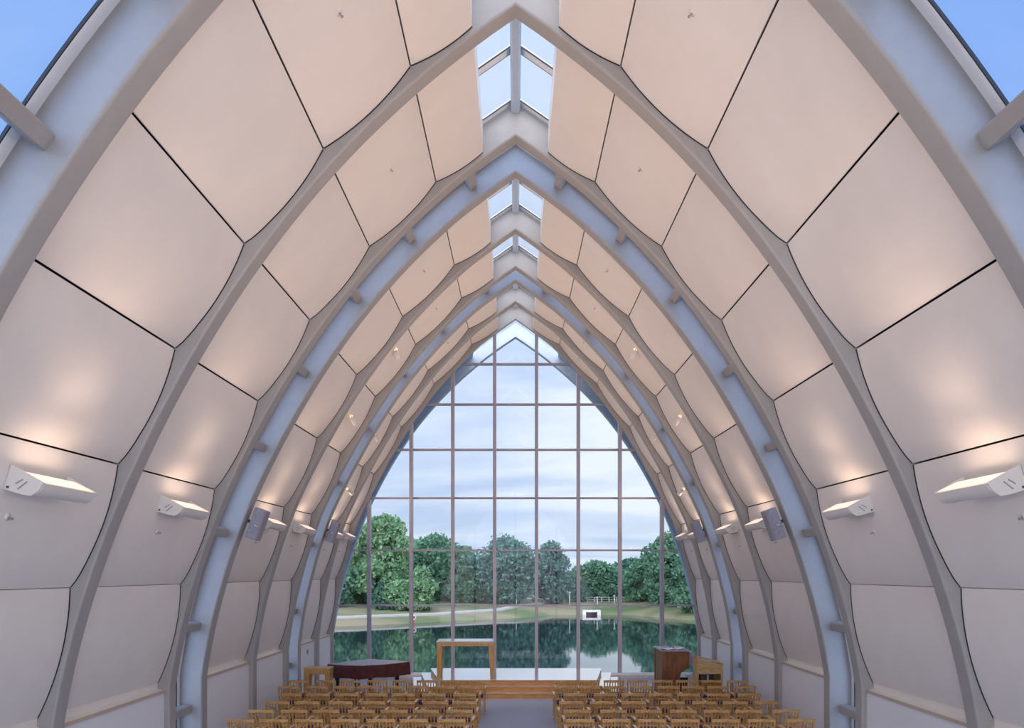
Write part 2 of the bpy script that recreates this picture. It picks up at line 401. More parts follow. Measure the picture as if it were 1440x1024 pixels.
# ---------------------------------------------------------------- wall lamps
def lamp_parts(s):
    """local: x inward from the wall, z up, y along the nave; returns thing at origin"""
    r=empty('wall_uplight')
    cx=lambda p:(s*(p[0]+4.656), p[1]-1.28)   # relative to joint J1 of bay one
    plate=[(-4.74,.79),(-4.67,1.02),(-4.587,.975),(-4.37,.850),(-4.42,.772),(-4.49,.726),(-4.567,.739)]
    plate=[((p[0]+4.656)*-s*-1,p[1]-1.28) for p in plate]
    body=[(-4.60,.955),(-4.375,.846),(-4.40,.79),(-4.44,.755),(-4.49,.738),(-4.56,.75),(-4.61,.80)]
    body=[((p[0]+4.656),p[1]-1.28) for p in body]
    k=-s   # +1 on the left wall (inward = +x)
    plate=[((p[0]+0),p[1]) for p in [((q[0]+4.656),q[1]-1.28) for q in [(-4.74,.79),(-4.67,1.02),(-4.587,.975),(-4.37,.850),(-4.42,.772),(-4.49,.726),(-4.567,.739)]]]
    for y0,y1 in ((-.43,-.40),(.40,.43)):
        mb=MB(); mb.prism(plate,lambda p:(k*p[0],y0,p[1]),lambda p:(k*p[0],y1,p[1])); e=mb.obj('end_plate',M['lampw'],r,bevel=.004)
        mb=MB(); sg=-1 if y0<0 else 1; yy=y0 if y0<0 else y1
        mb.tube([(k*-.04,yy,-.47),(k*-.04,yy+sg*.012,-.47)],.012,8); mb.obj('bolt',M['dark'],e)
        mb=MB(); mb.bar((k*.03,yy,-.44),(k*.10,yy,-.40),.006,.012); mb.bar((k*.05,yy,-.49),(k*.14,yy,-.42),.006,.012); mb.obj('slot_mark',M['speakerbox'],e)
    mb=MB(); mb.prism(body,lambda p:(k*p[0],-.40,p[1]),lambda p:(k*p[0],.40,p[1])); mb.obj('trough',M['lampw'],r,autosmooth=.5)
    mb=MB(); a=(.06,-.318); b=(.276,-.427)
    mb.add([(k*a[0],-.39,a[1]+.002),(k*b[0],-.39,b[1]+.004),(k*b[0],.39,b[1]+.004),(k*a[0],.39,a[1]+.002)],[(0,1,2,3)]); mb.obj('lens',M['lens'],r)
    mb=MB(); mb.box((min(k*.0,-k*.14),-.10,-.50),(max(k*.0,-k*.14),.10,-.36)); mb.obj('wall_bracket',M['lampw'],r,bevel=.005)
    # lamp tube inside the trough gives the light
    ld=bpy.data.lights.new('tube_light','AREA'); ld.shape='RECTANGLE'; ld.size=.74; ld.size_y=.16; ld.energy=LE*.13; ld.color=LC
    lo=bpy.data.objects.new('tube_light',ld); C.objects.link(lo); lo.parent=r; lo.location=(k*.17,0,-.345)
    v=Vector((k*.55,0,1)).normalized(); lo.rotation_euler=Matrix((Vector((0,1,0)),(-v).cross(Vector((0,1,0))),-v)).transposed().to_euler()
    l2=bpy.data.lights.new('throw_light','AREA'); l2.shape='RECTANGLE'; l2.size=.74; l2.size_y=.16; l2.energy=LE; l2.color=LC; l2.spread=math.radians(96)
    l3=bpy.data.objects.new('throw_light',l2); C.objects.link(l3); l3.parent=r; l3.location=(k*.19,0,-.335)
    v=Vector((k*1.0,0,.72)).normalized(); l3.rotation_euler=Matrix((Vector((0,1,0)),(-v).cross(Vector((0,1,0))),-v)).transposed().to_euler()
    return r
proto={-1:lamp_parts(-1),1:lamp_parts(1)}; usedp={-1:False,1:False}
for bi,(i,j) in enumerate(BAYS):
    ym=(ARCH[i]+TH+ARCH[j])/2
    for s in (-1,1):
        r=copy_tree(proto[s]) if usedp[s] else proto[s]; usedp[s]=True
        q=W(*J['J1'],ym); r.location=(s*q[0],ym,q[1]+H)
        tag(r,f'white trough wall lamp lit on top, {sname(s)}, '+(bay_words[bi] if bi else 'unseen, added behind the viewer'),'wall lamp','trough uplights along the walls')  # the rear pair is unseen, added to balance the light
# sprinkler heads
def sprinkler(p,n,label):
    n=Vector(n).normalized(); p=Vector(p)
    mb=MB(); mb.tube([p-n*.03,p+n*.012],.035,12); o=mb.obj('sprinkler_head',M['lampw']); tag(o,label,'sprinkler','sprinkler heads on the vault panels')
    mb=MB(); mb.tube([p+n*.01,p+n*.05],.007,8); mb.tube([p+n*.05,p+n*.054],.014,10); mb.obj('nozzle',M['speakerbox'],o)
for bi,(i,j) in enumerate(BAYS[1:],1):
    ym=(ARCH[i]+TH+ARCH[j])/2-.25
    for s in (-1,1):
        for k,u,nm in ((1,.52,'below the wall lamp'),(5,.50,'high on the sixth panel')):
            a=W(*J[JK[k]],ym); b=W(*J[JK[k+1]],ym); c=(b-a); L=np.linalg.norm(c); c/=L; nn=np.array([-c[1],c[0]])
            q=a+c*L*u+nn*BUL[k]
            sprinkler((s*q[0],ym,q[1]+H),(s*nn[0],0,nn[1]),f'tiny sprinkler head {nm}, {sname(s)}, {bay_words[bi]}')
# speakers
for k,s,d,cx,cz,lab in ((5,-1,12.95,-4.73,.92,0),(5,1,12.95,4.73,.92,0),(8,-1,19.45,-5.02,1.17,1),(8,1,19.45,5.02,1.17,1)):
    e=empty('loudspeaker',(cx,d,H+cz)); e.rotation_euler=(0,math.radians(20*-s),0)
    mb=MB(); mb.box((-.11,-.02,-.29),(.11,.22,.29)); mb.obj('cabinet',M['speakerbox'],e,bevel=.012)
    mb=MB(); mb.box((-.10,-.035,-.28),(.10,-.021,.28)); g=mb.obj('grille',M['speaker'],e,bevel=.005)
    mb=MB(); mb.tube([(0,-.045,-.02),(.05,-.045,-.04)],.006,6); mb.obj('badge',M['frame'],g)
    mb=MB(); mb.bar((0,.12,0),(s*.25,.12,.0),.06,.06); mb.obj('bracket',M['dark'],e)
    tag(e,('large ' if not lab else 'small-looking ')+'grey loudspeaker tilted on the '+('near ' if not lab else 'far ')+'arch, '+sname(s),'speaker','loudspeakers on the arches')
# small spotlights
spots=[(559,498,16.6,'upper'),(497,591,16.6,'lower'),(529,615,19.9,'upper'),(492,691,19.9,'lower')]
for s in (-1,1):
    for px,py,d,w in spots:
        p=pt(px,py,d); x=s*abs(p.x)
        e=empty('spotlight',(x,d,p.z))
        mb=MB(); mb.tube([(s*.05,-.45,.16),(s*.02,-.06,.05)],.012,6); mb.obj('arm',M['lampw'],e)
        aim=Vector((-x*.75,5.2,-p.z+1.2)).normalized()
        mb=MB(); mb.tube([-aim*.10,aim*.0,aim*.12],[.04,.06,.068],12); mb.obj('head',M['lampw'],e)
        mb=MB(); mb.tube([-aim*.1+Vector((0,0,.0)),-aim*.135],[.042,.025],10); mb.obj('lamp_back',M['spotlens'],e)
        ld=bpy.data.lights.new('spot_light','SPOT'); ld.energy=120; ld.color=(1,.72,.5); ld.spot_size=.9; ld.shadow_soft_size=.05
        lo=bpy.data.objects.new('spot_light',ld); C.objects.link(lo); lo.parent=e; lo.location=aim*.14; lo.rotation_euler=aim.to_track_quat('-Z','Y').to_euler()
        tag(e,f'small warm spotlight, {w} of two, {sname(s)}, '+('third' if d<18 else 'second')+' bay from the glass wall','spotlight','small spotlights in the far bays')

# ---------------------------------------------------------------- stage
st=empty('stage',(0,0,0)); tag(st,'low wooden stage with orange steps and pale glossy top before the glass wall','stage')
def poly(e): return [(-2.13-e,20.06-e),(2.27+e,20.06-e),(2.72+e,22.6),(-2.69-e,22.6)]
for nm,e,z0,z1 in (('platform',0,.28,.42),('step',.3,.14,.28),('step',.6,0,.14)):
    mb=MB(); P=poly(e); mb.prism(P,lambda p:(p[0],p[1],z0),lambda p:(p[0],p[1],z1-.012)); o=mb.obj(nm,M['stage'],st)
    mb=MB(); P2=[(p[0]+(-.015 if p[0]<0 else .015),p[1]-(.015 if i<2 else 0)) for i,p in enumerate(P)]
    mb.prism(P2,lambda p:(p[0],p[1],z1-.012),lambda p:(p[0],p[1],z1)); mb.obj('glossy_top',M['stagetop'],o)

# ---------------------------------------------------------------- wooden tables (altar, side table)
def frame_table(name,x0,x1,y0,y1,z0,z1,th,lw,topm,inset,label,legy=None):
    e=empty(name,((x0+x1)/2,(y0+y1)/2,z0)); w=(x1-x0)/2; dpt=(y1-y0)/2; h=z1-z0
    mb=MB(); mb.box((-w,-dpt,h-.035),(w,dpt,h)); mb.obj('tabletop',topm,e,bevel=.006)
    mb=MB()
    mb.box((-w+.01,-dpt+.01,h-.035-th),(w-.01,-dpt+.06,h-.035)); mb.box((-w+.01,dpt-.06,h-.035-th),(w-.01,dpt-.01,h-.035))
    mb.box((-w+.01,-dpt+.06,h-.035-th),(-w+.06,dpt-.06,h-.035)); mb.box((w-.06,-dpt+.06,h-.035-th),(w-.01,dpt-.06,h-.035))
    mb.obj('apron',M['altar'],e)
    for sx in (-1,1):
        for sy in (-1,1):
            mb=MB(); a=Vector((sx*(w-lw/2-.01),sy*(dpt-lw/2-.01),h-.035-th)); b=Vector((sx*(w-lw/2-.01+inset+lw*.18),sy*(dpt-lw/2-.01),0))
            mb.bar(a,b,lw,lw*.8,(0,1,0),lw*.62,lw*.6); mb.obj('leg',M['altar'],e,bevel=.004)
    tag(e,label,'table'); return e
frame_table('altar_table',-2.27,-.62,20.35,21.15,.42,1.49,.11,.15,M['altartop'],.0,'tall wooden altar table with pale top and tapered legs standing on the stage')
frame_table('side_table',-5.55,-4.86,18.6,19.0,0,.95,.13,.13,M['pale'],.0,'small sturdy light-wood side table against the piano beside the wall')

# ---------------------------------------------------------------- grand piano under cover
P=[(-5.12,19.4),(-4.62,19.13),(-4.1,19.05),(-3.55,19.3),(-3.08,19.78),(-2.98,19.95),(-3.1,20.05),(-4.25,20.55)]
pc=(-4.05,19.8); e=empty('grand_piano',(pc[0],pc[1],0)); Pl=[(x-pc[0],y-pc[1]) for x,y in P]
def dense(P,n=6):
    out=[]
    for i in range(len(P)):
        a=Vector(P[i]);b=Vector(P[(i+1)%len(P)])
        for k in range(n): out.append(tuple(a.lerp(b,k/n)))
    return out
Pd=dense(Pl,6)
mb=MB(); rows=[]
for z,sc,wv in ((.95,1,0),(.935,1.012,.0),(.80,1.015,.01),(.68,1.02,.016),(.60,1.025,.022)):
    rows.append([(x*sc+wv*math.sin(i*1.9),y*sc+wv*math.cos(i*2.3),z-(.010*math.sin(i*.7) if z<.61 else 0)) for i,(x,y) in enumerate(Pd)])
rows=[r+[r[0]] for r in rows]; mb.grid(rows); mb.obj('cover',M['cover'],e)
mb=MB(); mb.prism([(x*1.0,y*1.0) for x,y in Pl],lambda p:(p[0],p[1],.945),lambda p:(p[0],p[1],.96)); mb.obj('cover_top_sheen',M['coversheen'],e)
mb=MB(); mb.prism([(x*.96,y*.96) for x,y in Pl],lambda p:(p[0],p[1],.62),lambda p:(p[0],p[1],.94)); mb.obj('case',M['black'],e)
for x,y in ((-.85,-.25),(-.1,.55),(.75,.0)):
    mb=MB(); mb.bar((x,y,.64),(x,y,.08),.12,.12,(0,1,0),.08,.08); l=mb.obj('leg',M['black'],e)
    mb=MB(); mb.tube([(x-.02,y,.05),(x+.02,y,.05)],.05,12); mb.obj('caster',M['dark'],l)
mb=MB(); mb.bar((-.45,.15,.64),(-.45,.15,.12),.05,.03); mb.bar((-.35,.2,.64),(-.35,.2,.12),.05,.03); mb.box((-.52,.10,.08),(-.28,.27,.14)); mb.obj('pedal_lyre',M['black'],e)
tag(e,'grand piano under a dark maroon quilted cover near the glass wall','piano')

# ---------------------------------------------------------------- organ console
e=empty('organ_console',(4.42,19.5,0))
prof=[(-.40,0),(-.40,1.30),(.345,1.27),(.345,.86),(.29,.80),(.20,.755),(.12,.69),(.095,.60),(.095,.0)]
for y0,y1,nm in ((0,.05,'end_panel'),(1.05,1.10,'end_panel')):
    mb=MB(); mb.prism(prof,lambda p:(p[0],y0,p[1]),lambda p:(p[0],y1,p[1])); mb.obj(nm,M['organ'],e,bevel=.006)
mb=MB(); mb.box((-.38,.05,0.02),(-.33,1.05,1.28)); mb.obj('back_panel',M['organ'],e)
mb=MB(); mb.box((-.43,-.03,1.285),(.36,1.13,1.32)); mb.obj('top_board',M['organgrey'],e,bevel=.005)
mb=MB(); mb.box((.0,.05,.80),(.34,1.05,.88)); mb.obj('keydesk',M['black'],e)
mb=MB(); mb.box((.35,.10,.90),(.52,1.0,1.25)); mb.obj('key_cover',M['organgrey'],e,bevel=.01)
mb=MB(); mb.box((-.2,.05,.05),(.08,1.05,.12)); mb.obj('pedalboard',M['black'],e)
tag(e,'brown wooden organ console with cut-out side panel near the glass wall','organ')
b=empty('organ_bench',(4.62,19.62,0))
mb=MB(); mb.box((-.10,0,.50),(.14,.95,.56)); mb.obj('seat',M['black'],b,bevel=.01)
for y in (0.02,.90):
    mb=MB(); mb.box((-.09,y,0),(.13,y+.04,.50)); mb.obj('leg',M['black'],b)
tag(b,'black bench tucked into the organ console knee space','bench')
for x,y,w,l,rz,t,lab in ((4.18,19.72,.26,.30,.2,.1,'white sheet of music lying on the organ top, by its outer end'),(4.50,19.80,.30,.24,-.3,.3,'open white music book propped on the organ top')):
    o=empty('sheet_music',(x,y,1.322),rz)
    for sx in (-1,1):
        mb=MB(); mb.prism([(0,0),(sx*w/1.6,.03+.02*t),(sx*w/1.6,.036+.02*t),(0,.008)],lambda p:(p[0],-l/2,p[1]),lambda p:(p[0],l/2,p[1])); mb.obj('page',M['paper'],o)
    tag(o,lab,'sheet music')
o=empty('book',(4.52,20.05,1.322),.5); mb=MB(); mb.box((-.16,-.1,0),(.16,.1,.05)); mb.obj('book_cover',M['black'],o,bevel=.004); mb=MB(); mb.box((-.15,-.105,.006),(.15,.09,.044)); mb.obj('pages',M['paper'],o)
tag(o,'dark closed book lying on the organ top','book')

# ---------------------------------------------------------------- lectern
e=empty('lectern',(5.07,18.55,0))
for x0,x1 in ((-.335,-.29),(.29,.335)):
    z0=1.225-(x0+.335)*.25; z1=1.225-(x1+.335)*.25
    mb=MB(); mb.prism([(x0,0),(x1,0),(x1,z1),(x0,z0)],lambda p:(p[0],0,p[1]),lambda p:(p[0],.42,p[1])); mb.obj('side_panel',M['pale'],e)
mb=MB(); mb.prism([(-.29,.80),(.29,.80),(.29,1.055),(-.29,1.20)],lambda p:(p[0],.01,p[1]),lambda p:(p[0],.03,p[1])); mb.obj('fascia',M['pale'],e)
mb=MB(); mb.box((-.29,0,.93),(.29,.012,.955)); mb.obj('rail',M['oak'],e)
mb=MB(); mb.prism([(-.36,1.24),(.36,1.06),(.36,1.085),(-.36,1.265)],lambda p:(p[0],-.03,p[1]),lambda p:(p[0],.45,p[1])); mb.obj('sloping_top',M['pale'],e)
for z in (.60,.30,.05):
    mb=MB(); mb.box((-.29,.02,z),(.29,.40,z+.03)); mb.obj('shelf',M['pale'],e)
mb=MB(); mb.box((-.29,.39,.05),(.29,.42,1.0)); mb.obj('back_panel',M['oak'],e)
tag(e,'pale wooden lectern with sloping top and open shelf beside the organ','lectern')
bc=[(.10,.03,.03),(.05,.05,.06),(.03,.04,.09),(.45,.45,.5),(.06,.03,.03),(.03,.03,.04)]
bx=4.84
for i,c in enumerate(bc):
    w=.045+.01*(i%3); o=empty('hymnal',(bx+w/2,18.62,.63)); m=mat('book_cloth',c,.7)
    mb=MB(); mb.box((-w/2,0,0),(w/2,.15,.15+.006*(i%2))); mb.obj('book_cover',m,o,bevel=.003); mb=MB(); mb.box((-w/2+.005,.005,.145),(w/2-.005,.152,.157)); mb.obj('pages',M['paper'],o)
    tag(o,f'{["maroon","charcoal","navy","grey","brown","black"][i]} book standing on the lectern shelf, {ORD[i]} from its organ end','book','books on the lectern shelf'); bx+=w+.003

# ---------------------------------------------------------------- chairs
def make_chair():
    r=empty('chapel_chair')    # faces +Y; origin floor centre
    for sx in (-1,1):
        mb=MB(); mb.bar((sx*.215,-.22,0),(sx*.215,-.20,.42),.032,.04,(0,1,0)); mb.bar((sx*.215,-.20,.42),(sx*.225,-.26,.83),.032,.036,(0,1,0),.03,.028); mb.obj('rear_leg',M['oak'],r)
        mb=MB(); mb.bar((sx*.23,.22,0),(sx*.235,.21,.62),.034,.034,(0,1,0)); mb.obj('front_leg',M['oak'],r)
        mb=MB(); pts=[(sx*.235,-.235,.655),(sx*.243,-.12,.668),(sx*.25,.02,.668),(sx*.25,.14,.66),(sx*.243,.23,.635),(sx*.235,.265,.60)]
        for a,b in zip(pts[:-1],pts[1:]): mb.bar(a,b,.05,.028)
        mb.obj('armrest',M['oakarm'],r)
    mb=MB(); pts=[(-.245,-.262,.83),(-.12,-.285,.835),(0,-.292,.838),(.12,-.285,.835),(.245,-.262,.83)]
    for a,b in zip(pts[:-1],pts[1:]): mb.bar(a,b,.026,.058)
    mb.obj('top_rail',M['oak'],r)
    mb=MB(); mb.bar((-.215,-.235,.56),(.215,-.235,.56),.022,.04); mb.obj('lower_rail',M['oak'],r)
    for k in range(6):
        x=-.15+.06*k; mb=MB(); mb.bar((x,-.237,.57),(x*1.05,-.282,.81),.022,.012,(0,1,0)); mb.obj('slat',M['oak'],r)
    mb=MB(); mb.bar((-.20,-.20,.40),(.20,-.20,.40),.025,.06); mb.bar((-.21,.215,.40),(.21,.215,.40),.025,.06); mb.bar((-.215,-.2,.40),(-.225,.21,.40),.025,.06); mb.bar((.215,-.2,.40),(.225,.21,.40),.025,.06)
    mb.obj('seat_frame',M['oak'],r)
    mb=MB(); mb.box((-.215,-.185,.425),(.215,.235,.475)); mb.obj('cushion',M['seat'],r,bevel=.018)
    return r
ROWD=[17.05,16.15,15.15,14.22,13.33,12.48]
LX=[[404,444,478.4,516,552,586,619,653],[390,430,469,504,539,572.6,609,644],[391,431,472,513,551,594,637],[372,415,462,507,549,596,636],[348,395,440,489.5,536,581,628],[319,365,414,465,516,562,616]]
RX=[[781.5,815,849,882,917.5,951,987,1022],[779.6,815,850,887.5,925,960,995,1033],[792.6,836,874,912.5,952.5,995,1038],[786.7,829,875,929,974,1017,1062],[794,844.5,894,943,990,1035,1088],[797,847,897,945,1001,1052,1107]]
ch0=make_chair(); used=False
ROWN=['front row','second row','third row','fourth row','fifth row','rearmost visible row']
for ri,d in enumerate(ROWD):
    yc=d+.28
    for blk,xs in (('piano-side',LX[ri]),('organ-side',RX[ri])):
        n=len(xs)
        for ci,x in enumerate(xs):
            c=copy_tree(ch0) if used else ch0; used=True
            X=(x-725)*d/F+.245
            ang=random.uniform(-.03,.03)
            c.location=(X,yc,0); c.rotation_euler=(0,0,ang)
            ai=(n-1-ci) if blk[0]=='p' else ci
            tag(c,f'slatted oak armchair, {ORD[ai]} from the aisle in the {ROWN[ri]} of the {blk} block','chair','slatted oak armchairs in rows')
# small wall things
def small_box(name,px,py,d,w,h,label,cat,m,side):
    bxx=W(5.589,-1.85,d)[0]-.004; z=H+(808-py)*d/F
    o=empty(name,(side*bxx,d,z)); mb=MB(); mb.box((min(0,-side*.015),-w/2,-h/2),(max(0,-side*.015),w/2,h/2)); mb.obj('plate',m,o); mb=MB(); mb.box((min(-side*.015,-side*.022),-w/5,-h/4),(max(-side*.015,-side*.022),w/5,h/4)); mb.obj('toggle',M['dark'],o)
    tag(o,label,cat)
small_box('wall_switch',443,917,20.6,.10,.14,'small dark wall socket plate on the white base wall near the piano','socket',M['organgrey'],-1)

# ================================================================ outdoors
WZ=H-5.0            # water level
def shoreD(X):      # distance of the far shoreline
    return float(np.interp(X,[-60,-24,-17,-9,0,5,14,19,26,60],[58,66,68,74,82,88,88,77,70,60]))
def ground(X,Y):
    s=Y-shoreD(X); 
    return WZ+float(np.interp(s,[-6,0,1.2,8,16,60,200],[-1.5,0,.35,1.05,1.35,2.2,7]))
mb=MB(); rws=[]
xs=np.concatenate([np.linspace(-170,-40,14),np.linspace(-36,36,49),np.linspace(40,170,14)])
for s in np.concatenate([[-6,-2,0,1.2],np.linspace(3,20,9),np.linspace(26,170,12)]):
    rws.append([(x,shoreD(x)+s,ground(x,shoreD(x)+s)+(.08*math.sin(x*.7+s) if s>3 else 0)) for x in xs])
mb.grid(rws)
gr=two_tone('lawn',(.10,.16,.06),(.26,.235,.15),.12,.95,.38,.60,stretch=(.5,1.6,1)); gr.name='lawn'
struct(mb.obj('ground',gr))
mb=MB(); mb.box((-200,24.4,WZ-.02),(200,96,WZ)); 
wm=bpy.data.materials.new('lake_water'); wm.use_nodes=True; nt=wm.node_tree; p=nt.nodes['Principled BSDF']
p.inputs['Base Color'].default_value=(.02,.045,.05,1); p.inputs['Roughness'].default_value=.03; p.inputs['IOR'].default_value=1.6
tc=nt.nodes.new('ShaderNodeTexCoord'); mp=nt.nodes.new('ShaderNodeMapping'); mp.inputs['Scale'].default_value=(.5,1.2,1); nz=nt.nodes.new('ShaderNodeTexNoise'); nz.inputs['Scale'].default_value=1.5; nz.inputs['Detail'].default_value=3
bp=nt.nodes.new('ShaderNodeBump'); bp.inputs['Strength'].default_value=.10; bp.inputs['Distance'].default_value=.02
nt.links.new(tc.outputs['Object'],mp.inputs[0]); nt.links.new(mp.outputs[0],nz.inputs['Vector']); nt.links.new(nz.outputs['Fac'],bp.inputs['Height']); nt.links.new(bp.outputs[0],p.inputs['Normal'])
struct(mb.obj('water',wm))
# near bank under the chapel
mb=MB(); mb.box((-30,24.1,WZ-1),(30,27.2,-.35)); struct(mb.obj('ground',M['stone']))

def ribbon(pts,w,name,m,label,cat):
    mb=MB(); P=[Vector((x,y,0)) for x,y in pts]; fine=[]
    for a,b in zip(P[:-1],P[1:]):
        for k in range(8): fine.append(a.lerp(b,k/8))
    fine.append(P[-1]); top=[]
    for i,p in enumerate(fine):
        t=(fine[min(i+1,len(fine)-1)]-fine[max(i-1,0)]).normalized(); n=Vector((-t.y,t.x,0))
        top.append([(q.x,q.y,ground(q.x,q.y)+.16) for q in (p-n*w/2,p+n*w/2)])
    mb.grid(top); bot=[[(a[0],a[1],a[2]-.2) for a in r] for r in top]
    mb.grid([[r[0] for r in top],[r[0] for r in bot]]); mb.grid([[r[1] for r in top],[r[1] for r in bot]])
    o=mb.obj(name,m); 
    if cat: tag(o,label,cat)
    else: struct(o)
    return o
ribbon([(-40,62+4),(-24,70),(-17,71.8),(-9,77.6),(-2,85),(2.2,93.5),(6,99)],.7,'lake_path',M['path'],'pale curving footpath along the far lake bank','path')
ribbon([(-60,99),(-20,99.5),(0,102),(14,104),(60,102)],2.2,'road',M['path'],'',None)

# trees
def foliage_mat(name,a,b):
    m=bpy.data.materials.new(name); m.use_nodes=True; nt=m.node_tree; nt.nodes.clear()
    o=nt.nodes.new('ShaderNodeOutputMaterial'); mx=nt.nodes.new('ShaderNodeMixShader'); mx.inputs[0].default_value=.35
    df=nt.nodes.new('ShaderNodeBsdfDiffuse'); tr=nt.nodes.new('ShaderNodeBsdfTranslucent')
    g=nt.nodes.new('ShaderNodeNewGeometry'); rp=nt.nodes.new('ShaderNodeValToRGB'); e=rp.color_ramp.elements
    e[0].color=tuple(a)+(1,); e[1].color=tuple(b)+(1,)
    nt.links.new(g.outputs['Random Per Island'],rp.inputs[0]); nt.links.new(rp.outputs[0],df.inputs[0]); nt.links.new(rp.outputs[0],tr.inputs[0])
    nt.links.new(df.outputs[0],mx.inputs[1]); nt.links.new(tr.outputs[0],mx.inputs[2]); nt.links.new(mx.outputs[0],o.inputs[0]); return m
FM={'light':foliage_mat('leaves_light',(.13,.28,.16),(.34,.54,.32)),'mid':foliage_mat('leaves_mid',(.08,.20,.14),(.21,.40,.27)),
    'dark':foliage_mat('leaves_dark',(.055,.16,.13),(.14,.29,.21)),'blue':foliage_mat('leaves_blue',(.075,.18,.17),(.18,.32,.29))}
def tree(px,top,wpx,D,kind,label,lean=0,n=6500,low=.07,leaf=.30,loose=0,hgt=None,cat='tree'):
    X=(px-725)*D/F; zg=ground(X,D)-.05; zt=H+(808-top)*D/F; h=zt-zg; w=wpx*1.5*D/F/2; n=int(n*1.6)
    e=empty('leafy_tree' if cat=='tree' else 'leafy_bush',(X,D,zg))
    mb=MB(); mb.tube([(0,0,0),(.02*h,0,h*.25),(lean*h*.5,.1,h*.5),(lean*h,0,h*.8)],[h*.03,h*.022,h*.016,h*.005],8)
    for k in range(7):
        a=k*2.4; z0=h*(.22+.07*k); mb.tube([(lean*z0*.5,0,z0),(math.cos(a)*w*.45,math.sin(a)*w*.4,z0+h*.13),(math.cos(a)*w*.75,math.sin(a)*w*.7,z0+h*.2)],[h*.013,h*.008,h*.003],6)
    mb.obj('trunk',M['bark'],e)
    nb=40; cen=[];rad=[]
    for k in range(nb):
        u=(k+.5)/nb; zz=low+(1-low)*u; env=math.sin(PI*min(1,max(.06,(zz-low*.4)/(1-low*.4)))**.75)**.6
        a=k*2.399; rr=env*random.uniform(.30,.88)
        cen.append((math.cos(a)*rr*w+lean*zz*h,math.sin(a)*rr*w*.8,zz*h*.93)); rad.append(w*random.uniform(.20,.40)*(.6+.4*env))
    cen=np.array(cen);rad=np.array(rad)
    idx=rng.integers(0,nb,n); dirs=rng.normal(size=(n,3)); dirs/=np.linalg.norm(dirs,axis=1)[:,None]
    rr=rad[idx]*(rng.uniform(.45,1.12+.35*loose,n))
    pos=cen[idx]+dirs*rr[:,None]*np.array([1,1,.75]); 
    mx=pos[:,2].max(); pos[:,2]*=h/mx; pos[:,2]=np.maximum(pos[:,2],.15)
    a=rng.normal(size=(n,3)); a/=np.linalg.norm(a,axis=1)[:,None]; b=np.cross(a,rng.normal(size=(n,3))); b/=np.linalg.norm(b,axis=1)[:,None]
    sz=leaf*rng.uniform(.5,1.2,n)[:,None]*D/90
    v=np.empty((n*4,3)); v[0::4]=pos-a*sz; v[1::4]=pos-b*sz*.6; v[2::4]=pos+a*sz; v[3::4]=pos+b*sz*.6
    me=bpy.data.meshes.new('foliage'); me.from_pydata(v.tolist(),[],[(4*i,4*i+1,4*i+2,4*i+3) for i in range(n)]); me.materials.append(FM[kind])
    o=bpy.data.objects.new('foliage',me); C.objects.link(o); o.parent=e
    tag(e,label,cat,'trees across the lake'); return e
tree(538,723,72,84,'light','tall bright green tree behind the second mullion on the piano side',n=8000)
tree(503,742,60,88,'light','green tree partly hidden by the arch at the piano-side window edge')
tree(612,750,98,98,'mid','broad green tree with a high crown between the piano-side mullions',n=9000)
tree(592,797,34,80,'light','small yellow-green tree in front of the broad green tree',n=3000,leaf=.28)
tree(648,768,62,94,'mid','green tree leaning over the dark brick house',n=5500)
tree(712,750,70,92,'blue','large bluish-green tree at the centre of the window',n=7000,loose=1.3,low=.16)
tree(774,761,42,95,'blue','thin-topped tree right of the central bluish tree',n=3000,loose=1.6,low=.14)
tree(797,804,44,100,'dark','low dark tree under the gap of sky near the middle',n=3500)
tree(842,788,62,104,'mid','rounded green tree behind the white spillway',n=5500)
tree(884,786,60,110,'dark','dark green tree far behind the spillway on the organ side',n=5500)
tree(918,776,50,96,'mid','leafy green tree left of the tall organ-side tree',n=4500,loose=.5)
tree(946,745,66,88,'mid','tall open-crowned tree at the organ-side edge of the glass',n=8000,loose=.6)
tree(982,770,52,80,'mid','green tree showing past the organ-side arch',n=5000)
tree(470,780,60,82,'mid','tree low behind the piano-side foot of the glass',n=4000)
tree(563,815,50,80,'light','short light green tree between the two tall piano-side trees',n=3000)
tree(680,790,40,120,'dark','distant dark tree above the brick house roof',n=2500)
tree(745,800,70,122,'dark','distant dark tree behind the central bluish tree',n=3500)
tree(826,806,50,124,'dark','distant dark tree seen between spillway trees',n=2500)
tree(900,806,60,122,'dark','distant dark tree beyond the organ-side lawn',n=2500)
tree(640,804,80,118,'dark','distant dark tree filling behind the broad green tree',n=3500)
tree(536,818,18,79,'dark','small dark conical evergreen on the piano-side bank',n=1500,leaf=.2,low=.03)
tree(548,822,12,79.5,'dark','slim dark evergreen bush next to the conical evergreen',n=900,leaf=.2,low=.03,cat='bush')
tree(889,838,22,98,'light','round light bush on the organ-side bank',n=900,leaf=.22,low=.03,cat='bush')
tree(925,838,26,96,'light','pale bush below the tall organ-side tree',n=900,leaf=.22,low=.03,cat='bush')

